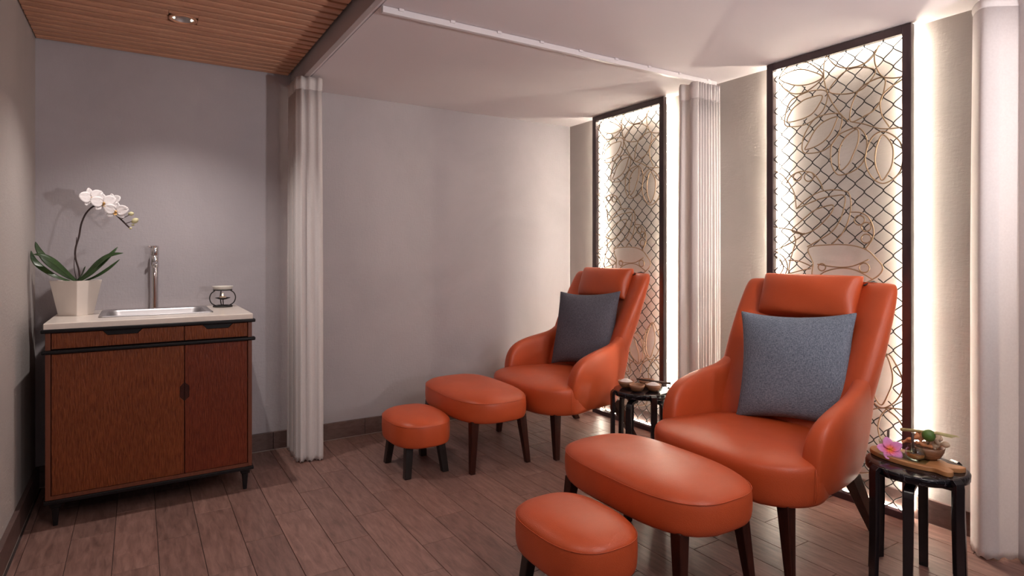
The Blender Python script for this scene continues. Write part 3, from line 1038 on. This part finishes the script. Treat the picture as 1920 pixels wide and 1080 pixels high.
orchid_flower((0.066, -0.035, 0.600), 0.55, -0.1, 0.25, 0.060)
orchid_flower((0.118, -0.040, 0.577), 0.25, -0.05, 0.15, 0.058)
orchid_flower((0.172, -0.050, 0.535), -0.1, 0.0, -0.1, 0.056)
orchid_flower((0.150, 0.010, 0.590), -0.5, -0.3, 0.1, 0.050)
for q in ([(0.196, 0.498), (0.222, 0.515), (0.236, 0.524)], [(0.214, 0.474), (0.240, 0.486), (0.254, 0.490)]):
    Geo().tube([(x, -0.032, z) for x, z in q], 0.0020, 6).make('bud_stalk', M['stem'], orc, True)
for (x, z, s, ang) in ((0.238, 0.527, 0.013, 0.2), (0.256, 0.490, 0.017, -0.3), (0.236, 0.450, 0.007, 0.0), (0.247, 0.468, 0.007, 0.3)):
    b = Geo().lathe([(0.0, -1.2), (0.55, -0.8), (0.85, -0.1), (0.75, 0.5), (0.35, 1.0), (0.0, 1.2)], 12, cap0=False, cap1=False)
    b.v = [(p[0] * s, p[1] * s, p[2] * s) for p in b.v]
    o = b.make('bud', M['bud'], orc, True)
    o.location = (x, -0.035, z)
    o.rotation_euler = (0.3, 1.2 + ang, 0)

# ------------------------------------------------------------------ armchairs


def tapered_leg(parent, top, bot, wt, wb, mat, sx=1.0):
    """square tapered leg between two centre points"""
    def sq(c, h):
        return [(c[0] + a * h * sx, c[1] + b * h, c[2]) for a, b in ((-1, -1), (1, -1), (1, 1), (-1, 1))]
    return Geo().loft([sq(bot, wb), sq([(bot[i] * 0.5 + top[i] * 0.5) for i in range(3)], (wt + wb) / 2), sq(top, wt)]).make('leg', mat, parent, False, 0.004, 2)


def cushion_geo(wd, ht, th, n=16, pinch=0.10, power=0.42):
    """pillow in the local x (width) / z (height) plane, thickness along y"""
    g = Geo()
    grid = {}
    for side in (1, -1):
        for i in range(n + 1):
            for j in range(n + 1):
                u, v = i / n * 2 - 1, j / n * 2 - 1
                pu = 1 - pinch * (1 - abs(v) ** 2.0) * abs(u) ** 3
                pv = 1 - pinch * (1 - abs(u) ** 2.0) * abs(v) ** 3
                t = max(0.0, (1 - u * u) * (1 - v * v)) ** power
                wob = 0.05 * math.sin(3.1 * u + 1.3 * v) + 0.04 * math.sin(4.3 * v - 2.0 * u)
                y = side * th / 2 * t * (1 + wob)
                border = i in (0, n) or j in (0, n)
                if border and side < 0:
                    grid[(side, i, j)] = grid[(1, i, j)]
                else:
                    grid[(side, i, j)] = len(g.v)
                    g.v.append((u * wd / 2 * pu, y, v * ht / 2 * pv))
        for i in range(n):
            for j in range(n):
                q = (grid[(side, i, j)], grid[(side, i + 1, j)], grid[(side, i + 1, j + 1)], grid[(side, i, j + 1)])
                g.f.append(q if side > 0 else q[::-1])
    return g


XBT = [(0.26, 0.600), (0.45, 0.685), (0.70, 0.792), (1.13, 0.955)]


def xback(z):
    return lerp(XBT, z)


def back_slice(z, W, th, wing, shrink=1.0, rearcurve=0.070):
    """closed loop of the backrest at one height: front face, end roll, rear face, end roll"""
    xb = xback(z)
    n = 15
    fr, re = [], []
    for i in range(n):
        a = -0.90 + 1.80 * i / (n - 1)
        aa = abs(a) / 0.9
        y = a * W * 1.035
        xr = xb - rearcurve * aa ** 2.6
        xf = xb - th - wing * smoothstep(0.45, 0.92, aa)
        mid = (xr + xf) / 2
        fr.append((mid + (xf - mid) * shrink, y, z))
        re.append((mid + (xr - mid) * shrink, y, z))
    def cap_pts(p, q, sgn):
        out = []
        for k in range(1, 6):
            t = math.pi * k / 6
            c = ((p[0] + q[0]) / 2, p[1])
            r = (q[0] - p[0]) / 2
            out.append((c[0] - r * math.cos(t), c[1] + sgn * 0.10 * W * math.sin(t), z))
        return out
    return fr + cap_pts(fr[-1], re[-1], 1) + re[::-1] + cap_pts(fr[0], re[0], -1)[::-1]


def make_armchair(loc, label):
    r = empty('armchair', loc, label, 'armchair', 'orange leather armchairs')
    # backrest: rolled wings, leaning back
    rings = []
    for z, W, th, wing, sh in ((0.285, 0.300, 0.11, 0.00, 0.55), (0.275, 0.315, 0.13, 0.00, 1.0), (0.36, 0.335, 0.135, 0.02, 1), (0.48, 0.352, 0.14, 0.05, 1), (0.60, 0.364, 0.13, 0.070, 1), (0.70, 0.372, 0.12, 0.078, 1),
                               (0.82, 0.378, 0.11, 0.076, 1), (0.94, 0.379, 0.10, 0.068, 1), (1.03, 0.377, 0.09, 0.060, 1), (1.075, 0.373, 0.085, 0.056, 1), (1.098, 0.366, 0.085, 0.052, 0.90), (1.110, 0.354, 0.085, 0.048, 0.66), (1.114, 0.340, 0.085, 0.044, 0.35)):
        rings.append(back_slice(z, W, th, wing, sh))
    rings[0] = [(x, y, 0.275) for x, y, z in rings[0]]
    Geo().loft(rings).make('backrest', M['leather'], r, True, subsurf=1)
    # arms
    TOP = [(0.182, 0.430), (0.190, 0.490), (0.205, 0.535), (0.235, 0.578), (0.28, 0.607), (0.36, 0.634), (0.46, 0.655), (0.53, 0.670), (0.575, 0.688), (0.62, 0.722), (0.66, 0.768), (0.69, 0.795)]
    for s in (-1, 1):
        rings = []
        for x, sh in ((0.182, 0.45), (0.186, 0.72), (0.196, 0.90), (0.215, 0.98), (0.25, 1), (0.30, 1), (0.38, 1), (0.46, 1), (0.53, 1), (0.57, 1), (0.60, 1), (0.63, 0.97), (0.66, 0.92), (0.685, 0.85)):
            zt = lerp(TOP, x)
            if x < 0.20:
                zt -= (1 - sh) * 0.02
            zb = 0.268 + (0.010 * (1 - sh) if x < 0.3 else max(0.0, x - 0.605) * 4.5)
            zm, hz = (zt + zb) / 2, (zt - zb) / 2
            ring = []
            out = 0.020 * math.sin(math.pi * smoothstep(0.18, 0.72, x))
            for k in range(24):
                t = 2 * math.pi * k / 24
                c, q = math.cos(t), math.sin(t)
                yy = math.copysign(abs(c) ** 0.62, c) * 0.045 * sh
                zz = math.copysign(abs(q) ** 0.42, q) * hz
                flare = 0.012 * smoothstep(0.4, 0.68, zm + zz) - 0.030 * (1 - smoothstep(0.26, 0.40, zm + zz))
                ring.append((x, s * (0.368 - 0.052 * smoothstep(0.25, 0.70, x) + out * 0.6 + yy + flare), zm + zz))
            rings.append(ring)
        Geo().loft(rings).make('arm', M['leather'], r, True, subsurf=1)
    # seat
    rings = []
    N = 48
    for z, gx, gy, fwd in ((0.268, 0.90, 0.90, 0.030), (0.262, 0.955, 0.955, 0.022), (0.275, 0.985, 0.985, 0.014), (0.33, 1.0, 1.0, 0.004), (0.395, 1.005, 1.005, 0.0), (0.420, 0.995, 0.995, 0.002), (0.432, 0.965, 0.965, 0.010), (0.446, 0.88, 0.88, 0.03), (0.458, 0.70, 0.70, 0.05), (0.466, 0.40, 0.40, 0.05)):
        ring = []
        for (px, py) in superellipse(0.335 * gx, 0.410 * gy, 3.4, N, 0.345 + fwd * 0.3, 0):
            # rounded D: the front bows forward in the middle
            bow = 0.020 * (1 - (py / 0.410) ** 2) if px < 0.345 else 0
            ring.append((px - bow * gx, py * (1.0 - 0.24 * smoothstep(0.19, 0.55, px)), z))
        rings.append(ring)
    Geo().loft(rings).make('seat', M['leather'], r, True, subsurf=1)
    # seam where the seat front meets the arm, and along the front roll
    for s in (-1, 1):
        Geo().tube(catmull([(0.176, s * 0.398, 0.290), (0.168, s * 0.410, 0.335), (0.170, s * 0.408, 0.395), (0.18, s * 0.398, 0.42)], 4), 0.0016, 6).make('seam', M['leather'], r, True)
    # head pillow hung over the top by a strap
    hp = cushion_geo(0.525, 0.232, 0.150, 20, 0.035, 0.27)
    hp.v = [(-p[1] - 0.0, p[0], p[2]) for p in hp.v]
    o = hp.make('head_pillow', M['leather'], r, True, subsurf=1)
    zc = 1.035
    o.location = (xback(zc) - 0.090 - 0.035, 0.012, zc)
    o.rotation_euler = (0.0, math.radians(17), 0)
    Geo().tube([(xback(1.1) - 0.125, -0.245, 1.100), (xback(1.1) - 0.06, -0.255, 1.118), (xback(1.1) + 0.004, -0.26, 1.095)], 0.004, 6).make('strap', M['black'], r, True)
    # legs
    tapered_leg(r, (0.115, -0.315, 0.275), (0.105, -0.340, 0), 0.026, 0.0155, M['leg'])
    tapered_leg(r, (0.115, 0.315, 0.275), (0.105, 0.340, 0), 0.026, 0.0155, M['leg'])
    tapered_leg(r, (0.600, -0.300, 0.290), (0.775, -0.315, 0), 0.028, 0.017, M['leg'], 1.25)
    tapered_leg(r, (0.600, 0.300, 0.290), (0.775, 0.315, 0), 0.028, 0.017, M['leg'], 1.25)
    return r


chair_near = make_armchair((2.025, 1.722, 0), 'orange leather armchair nearer the camera, holding the blue-grey cushion')
chair_far = copy_thing(chair_near, (2.038, 3.255, 0), 'orange leather armchair by the back wall, holding the charcoal cushion', 'orange leather armchairs')


def throw_cushion(loc, rot, mat, label, size=0.53):
    g = cushion_geo(size * 1.03, size * 1.03, 0.175, 22, 0.125, 0.5)
    g.v = [(-p[1], p[0], p[2]) for p in g.v]
    o = g.make('cushion', mat, None, True, subsurf=1)
    o.location = loc
    o.rotation_euler = rot
    tag(o, label, 'cushion', 'square cushions on the armchairs')
    return o


throw_cushion((2.612, 1.676, 0.715), (math.radians(-3), math.radians(15), math.radians(15)), M['cushion'], 'square blue-grey linen cushion on the armchair nearer the camera')
throw_cushion((2.625, 3.240, 0.728), (math.radians(-3), math.radians(15), math.radians(13)), M['cushion_dark'], 'square charcoal linen cushion on the armchair by the back wall')

# ------------------------------------------------------------------ ottomans and foot stools


def make_pouf(name, loc, label, cat, group, a, b, zb, zs, zt, e, legs, legmat, wt, wb):
    r = empty(name, loc, label, cat, group)
    rings = []
    N = 48
    h = zs - zb
    for z, g in ((zb + 0.004, 0.90), (zb, 0.955), (zb + 0.010, 0.985), (zb + h * 0.35, 1.0), (zb + h * 0.75, 1.0), (zs - 0.004, 0.990), (zs + 0.004, 0.978), (zs + (zt - zs) * 0.35, 0.93), (zs + (zt - zs) * 0.68, 0.80), (zs + (zt - zs) * 0.90, 0.58), (zt - 0.001, 0.30)):
        rings.append([(x, y, z) for x, y in superellipse(a * g, b * g, e, N)])
    Geo().loft(rings).make('cushion_top', M['leather'], r, True, subsurf=1)
    Geo().tube([(x, y, zs) for x, y in superellipse(a * 0.990, b * 0.990, e, 64)], 0.0014, 6, True).make('piping', M['leather'], r, True)
    for t, q in legs:
        tapered_leg(r, (t[0], t[1], zb + 0.012), (q[0], q[1], 0), wt, wb, legmat)
    return r


def legs4(tx, ty, bx, by):
    return [((sx * tx, sy * ty), (sx * bx, sy * by)) for sx in (-1, 1) for sy in (-1, 1)]


ot = make_pouf('ottoman', (1.750, 1.745, 0), 'large oval orange leather ottoman before the armchair nearer the camera', 'ottoman', 'large orange leather ottomans', 0.234, 0.405, 0.278, 0.396, 0.446, 3.0, legs4(0.160, 0.300, 0.188, 0.330), M['leg'], 0.024, 0.015)
copy_thing(ot, (1.788, 3.310, 0), 'large oval orange leather ottoman before the armchair by the back wall', 'large orange leather ottomans')
fs = make_pouf('foot_stool', (1.320, 1.690, 0), 'low orange leather foot stool in front of the nearer ottoman', 'foot stool', 'small orange leather foot stools', 0.172, 0.235, 0.172, 0.292, 0.338, 2.7, legs4(0.095, 0.130, 0.115, 0.155), M['black_leg'], 0.022, 0.019)
copy_thing(fs, (1.378, 3.265, 0), 'low orange leather foot stool in front of the ottoman by the back wall', 'small orange leather foot stools')

# ------------------------------------------------------------------ round side tables


def make_side_table(loc, label, rot):
    r = empty('side_table', loc, label, 'side table', 'round black side tables', rot)
    R, ZT = 0.168, 0.445
    Geo().lathe([(0.0, ZT - 0.032), (R - 0.008, ZT - 0.032), (R - 0.001, ZT - 0.027), (R, ZT - 0.008), (R - 0.004, ZT - 0.002), (R - 0.012, ZT), (0.0, ZT)], 48, cap0=False, cap1=False).make('table_top', M['marble'], r, True)
    for k in range(8):
        a = math.radians(45 * k + (8 if k % 2 else 0))
        outer = k % 2
        g = Geo()
        rl = R + 0.008 if outer else R - 0.028
        zt = ZT - 0.010 if outer else ZT - 0.034
        c, s = math.cos(a), math.sin(a)
        # bent strip: from under the top, over a rounded knee, down to the floor
        prof = [(rl - 0.075, zt - 0.024), (rl - 0.035, zt - 0.026), (rl - 0.014, zt - 0.030), (rl - 0.004, zt - 0.040), (rl, zt - 0.062), (rl + 0.004, 0.20), (rl + 0.010, 0.0)]
        if outer:
            prof = [(rl - 0.012, zt), (rl - 0.004, zt + 0.004), (rl + 0.003, zt - 0.003), (rl + 0.005, zt - 0.020), (rl + 0.004, zt - 0.050), (rl + 0.004, 0.20), (rl + 0.008, 0.0)]
        th = 0.009
        hw = [0.017] * 4 + [0.017, 0.0165, 0.015]
        rings = []
        m = len(prof)
        for i, (p, z) in enumerate(prof):
            q0, q1 = prof[max(i - 1, 0)], prof[min(i + 1, m - 1)]
            tx, tz = q1[0] - q0[0], q1[1] - q0[1]
            ln = math.hypot(tx, tz)
            nx, nz = -tz / ln, tx / ln
            ring = []
            for dn, dw in ((-1, -1), (1, -1), (1, 1), (-1, 1)):
                rr_, zz = p + nx * th * dn, z + nz * th * dn
                if i == m - 1:
                    zz = 0.0
                w = hw[i] * dw
                ring.append((rr_ * c - w * s, rr_ * s + w * c, zz))
            rings.append(ring)
        g.loft(rings)
        g.make('leg', M['lacquer'], r, False, 0.0025, 2)
    return r


tb = make_side_table((2.520, 1.115, 0), 'round black side table at the right edge carrying the spa tray', 0.25)
tb2 = copy_thing(tb, (2.530, 2.590, 0), 'round black side table between the two armchairs carrying wooden bowls', 'round black side tables')

# bowls between the armchairs
ZT = 0.445


def small_bowl(loc, label, R=0.046, fill=None, tilt=0.0):
    r = empty('wooden_bowl', loc, label, 'bowl', 'small wooden bowls on the far side table')
    s = R / 0.046
    Geo().lathe([(0.0, 0.0), (0.020 * s, 0.0), (0.034 * s, 0.010 * s), (0.043 * s, 0.026 * s), (0.046 * s, 0.040 * s), (0.043 * s, 0.040 * s), (0.038 * s, 0.026 * s), (0.028 * s, 0.012 * s), (0.0, 0.008 * s)], 28, cap0=False, cap1=False).make('bowl_body', M['bowl'], r, True)
    if fill:
        Geo().lathe([(0.0415 * s, 0.033 * s), (0.030 * s, 0.042 * s), (0.014 * s, 0.050 * s), (0.0, 0.053 * s)], 24, cap0=False, cap1=False).make(fill, M['salt'], r, True)
    return r


small_bowl((2.475, 2.665, ZT), 'wooden bowl with white powder at the left end of its table', 0.048, 'white_powder')
small_bowl((2.462, 2.560, ZT), 'empty wooden bowl in front of the other two', 0.045)
small_bowl((2.545, 2.512, ZT), 'wooden bowl heaped with white salt beside the near armchair arm', 0.047, 'salt_heap')
small_bowl((2.600, 2.620, ZT), 'low wooden bowl behind the others under the dark brush', 0.048)
g = Geo().tube([(0.0, 0.085, 0.047), (0.0, -0.02, 0.044), (0.0, -0.12, 0.042)], [0.006, 0.005, 0.008], 10)
br = g.make('wooden_brush', M['dark_stick'], None, True)
br.location = (2.585, 2.575, ZT)
br.rotation_euler = (0, 0, math.radians(28))
tag(br, 'thin dark wooden brush lying across the bowls', 'brush')

# ------------------------------------------------------------------ spa tray on the near table
TX, TY = 2.530, 1.135
half = [(0.000, 0.155), (0.035, 0.140), (0.060, 0.105), (0.074, 0.055), (0.078, 0.005), (0.074, -0.045), (0.062, -0.085), (0.050, -0.105), (0.060, -0.140), (0.052, -0.160), (0.022, -0.155), (0.000, -0.128)]
outline = [(p.x, p.y) for p in catmull([(a, b, 0) for a, b in half], 3)]
outline = outline + [(-a, b) for a, b in outline[-2:0:-1]]
bd = Geo().prism(outline, 'z', 0, 0.018).make('serving_board', M['board'], None, False, 0.003)
bd.location = (TX, TY, ZT)
TILT = math.radians(-4)
bd.rotation_euler = (0, 0, TILT)
tag(bd, 'honey-coloured fish-shaped wooden serving board on the right side table', 'board')
ZB = ZT + 0.018


def at(x, y):
    """board coordinates to the room"""
    c, s = math.cos(TILT), math.sin(TILT)
    return TX + x * c - y * s, TY + x * s + y * c


gp = Geo().prism([(-0.045, -0.075), (0.045, -0.075), (0.045, 0.080), (-0.045, 0.080)], 'z', 0, 0.004).make('glass_plate', M['glass'], None, False, 0.001)
gp.location = (*at(-0.022, 0.010), ZB + 0.0008)
gp.rotation_euler = (0, 0, math.radians(10))
tag(gp, 'flat clear glass plate lying on the wooden serving board', 'plate')
ZG = ZB + 0.005

# plumeria
pl = empty('plumeria_flower', (*at(-0.045, 0.055), ZG + 0.014), 'pink plumeria flower with an orange throat lying on the glass plate', 'flower')
pl.rotation_euler = (math.radians(20), math.radians(-48), math.radians(10))
for k in range(5):
    vs, fsx = petal(0.046, 0.0185, 0.22)
    p = mesh_obj('petal', [(x, y, z + 0.001 * k) for x, y, z in vs], fsx, M['pink'], pl, True)
    p.rotation_euler = (0, 0, math.radians(72 * k + 12))
    md = p.modifiers.new('thickness', 'SOLIDIFY')
    md.thickness = 0.001

# glass pot with oil and a dark dipper
gx, gy = at(-0.030, -0.028)
gpot = empty('glass_pot', (gx, gy, ZG), 'small round glass pot of amber oil on the glass plate', 'pot')
Geo().lathe([(0.0, 0.0), (0.018, 0.0), (0.029, 0.008), (0.034, 0.022), (0.030, 0.036), (0.023, 0.044), (0.025, 0.048), (0.0235, 0.048), (0.0215, 0.044), (0.0285, 0.035), (0.0320, 0.022), (0.0275, 0.0095), (0.017, 0.002), (0.0, 0.002)], 28, cap0=False, cap1=False).make('vessel', M['glass'], gpot, True)
Geo().lathe([(0.0, 0.003), (0.016, 0.003), (0.0265, 0.010), (0.0300, 0.018), (0.0, 0.018)], 24, cap0=False, cap1=False).make('oil', M['oil'], gpot, True)
dip = Geo().tube([(0, 0, 0.0), (0.0, 0.002, 0.030), (0.0, 0.004, 0.075)], [0.0045, 0.0045, 0.0055], 8).make('wooden_dipper', M['dark_stick'], None, True)
dip.location = (gx + 0.002, gy + 0.006, ZG + 0.020)
tag(dip, 'short dark wooden dipper standing in the glass pot', 'dipper')
# ring-shaped glass dish behind the flower
gd = Geo().lathe([(0.0, 0.0), (0.018, 0.0), (0.027, 0.018), (0.030, 0.034), (0.0285, 0.034), (0.0255, 0.018), (0.017, 0.002), (0.0, 0.002)], 28, cap0=False, cap1=False).make('glass_cup', M['glass'], None, True)
gd.location = (*at(0.010, 0.098), ZB)
tag(gd, 'small clear glass cup behind the pink flower', 'cup')
st = Geo().tube([(0, 0, 0.0), (0.0, 0.0, 0.075)], 0.0045, 8).make('incense_stick', M['dark_stick'], None, True)
st.location = (*at(0.010, 0.094), ZB + 0.004)
tag(st, 'dark upright stick standing in the glass cup behind the flower', 'stick')

# clay bowl with roots
cbx, cby = at(0.038, -0.038)
cb = empty('clay_bowl', (cbx, cby, ZB), 'brown clay bowl heaped with ginger roots at the back of the board', 'bowl')
Geo().lathe([(0.0, 0.0), (0.026, 0.0), (0.042, 0.012), (0.052, 0.032), (0.055, 0.048), (0.051, 0.048), (0.046, 0.032), (0.036, 0.016), (0.0, 0.010)], 30, cap0=False, cap1=False).make('bowl_body', M['bowl'], cb, True)


def root_piece(seed, pos, rot, s, mat, label, group):
    random.seed(seed)
    g = Geo()
    pts = catmull([(-0.030 * s, 0, 0), (-0.010 * s, 0.004 * s, 0.002), (0.010 * s, -0.003 * s, 0), (0.030 * s, 0.002, 0.003)], 4)
    rad = [0.010 * s * (0.75 + 0.35 * math.sin(i * 1.1 + seed)) * (0.55 if i in (0, len(pts) - 1) else 1) for i in range(len(pts))]
    g.tube(pts, rad, 9)
    g.tube([(0.0, 0, 0), (0.006 * s, 0.012 * s, 0.005 * s), (0.009 * s, 0.022 * s, 0.007 * s)], [0.008 * s, 0.0075 * s, 0.004 * s], 8)
    o = g.make('ginger_root', mat, None, True, subsurf=1)
    o.location = pos
    o.rotation_euler = rot
    tag(o, label, 'ginger', group)
    return o


for i, (dx, dy, dz, rot, s, m_, lab) in enumerate((
    (-0.030, 0.040, 0.060, (0.2, 0.5, 2.2), 0.85, 'ginger', 'orange ginger finger at the left rim of the clay bowl'),
    (-0.012, 0.018, 0.066, (0.6, -0.5, 0.6), 0.85, 'ginger', 'orange ginger knob in the middle of the clay bowl'),
    (-0.032, -0.002, 0.052, (0.1, 0.3, -0.6), 0.80, 'ginger', 'reddish ginger knob at the front rim of the clay bowl'),
    (0.018, 0.032, 0.060, (0.4, 0.2, 1.2), 0.90, 'galangal', 'pale root slice at the back left of the clay bowl'),
    (0.008, -0.022, 0.066, (0.2, -0.8, 0.3), 1.0, 'galangal', 'large pale root standing at the right of the clay bowl'),
    (-0.010, -0.040, 0.058, (0.9, 0.2, 1.6), 0.9, 'galangal', 'pale root piece hanging over the right rim of the clay bowl'),
    (0.022, -0.005, 0.056, (0.0, 0.4, 2.6), 0.95, 'galangal', 'pale root lying at the back of the clay bowl'),
)):
    root_piece(i, (cbx + dx * 1.1, cby + dy * 1.1, ZB + dz + 0.006), rot, s * 1.3, M[m_], lab, 'ginger roots in the clay bowl')
lime = Geo().lathe([(0.0, -1.0)] + [(math.sin(math.pi * k / 14), -math.cos(math.pi * k / 14)) for k in range(1, 14)] + [(0.0, 1.06)], 24, cap0=False, cap1=False)
lime.v = [(p[0] * 0.0225, p[1] * 0.0225, p[2] * 0.0225) for p in lime.v]
lo = lime.make('lime', M['lime'], None, True)
lo.location = (cbx - 0.036, cby - 0.018, ZB + 0.098)
lo.rotation_euler = (0.7, 0.4, 0)
tag(lo, 'green lime resting on top of the ginger bowl', 'lime')
lg = Geo()
lg.tube(catmull([(0, 0.095, 0.006), (0, 0.04, 0.004), (0, -0.02, 0.0)], 4), 0.0065, 9)
for k in range(7):
    o2 = (k - 3) * 0.0045
    lg.tube([(o2 * 0.4, -0.015, 0.0), (o2, -0.06, -0.002 + 0.002 * (k % 2)), (o2 * 1.6, -0.11 - 0.006 * (k % 3), -0.010 - 0.003 * (k % 2))], [0.0026, 0.0022, 0.0012], 6)
lgo = lg.make('lemongrass_stalk', M['straw'], None, True)
lgo.location = (cbx - 0.012, cby + 0.008, ZB + 0.100)
lgo.rotation_euler = (math.radians(-13), 0, math.radians(-14))
tag(lgo, 'pale lemongrass stalk with frayed ends lying across the ginger bowl', 'lemongrass')
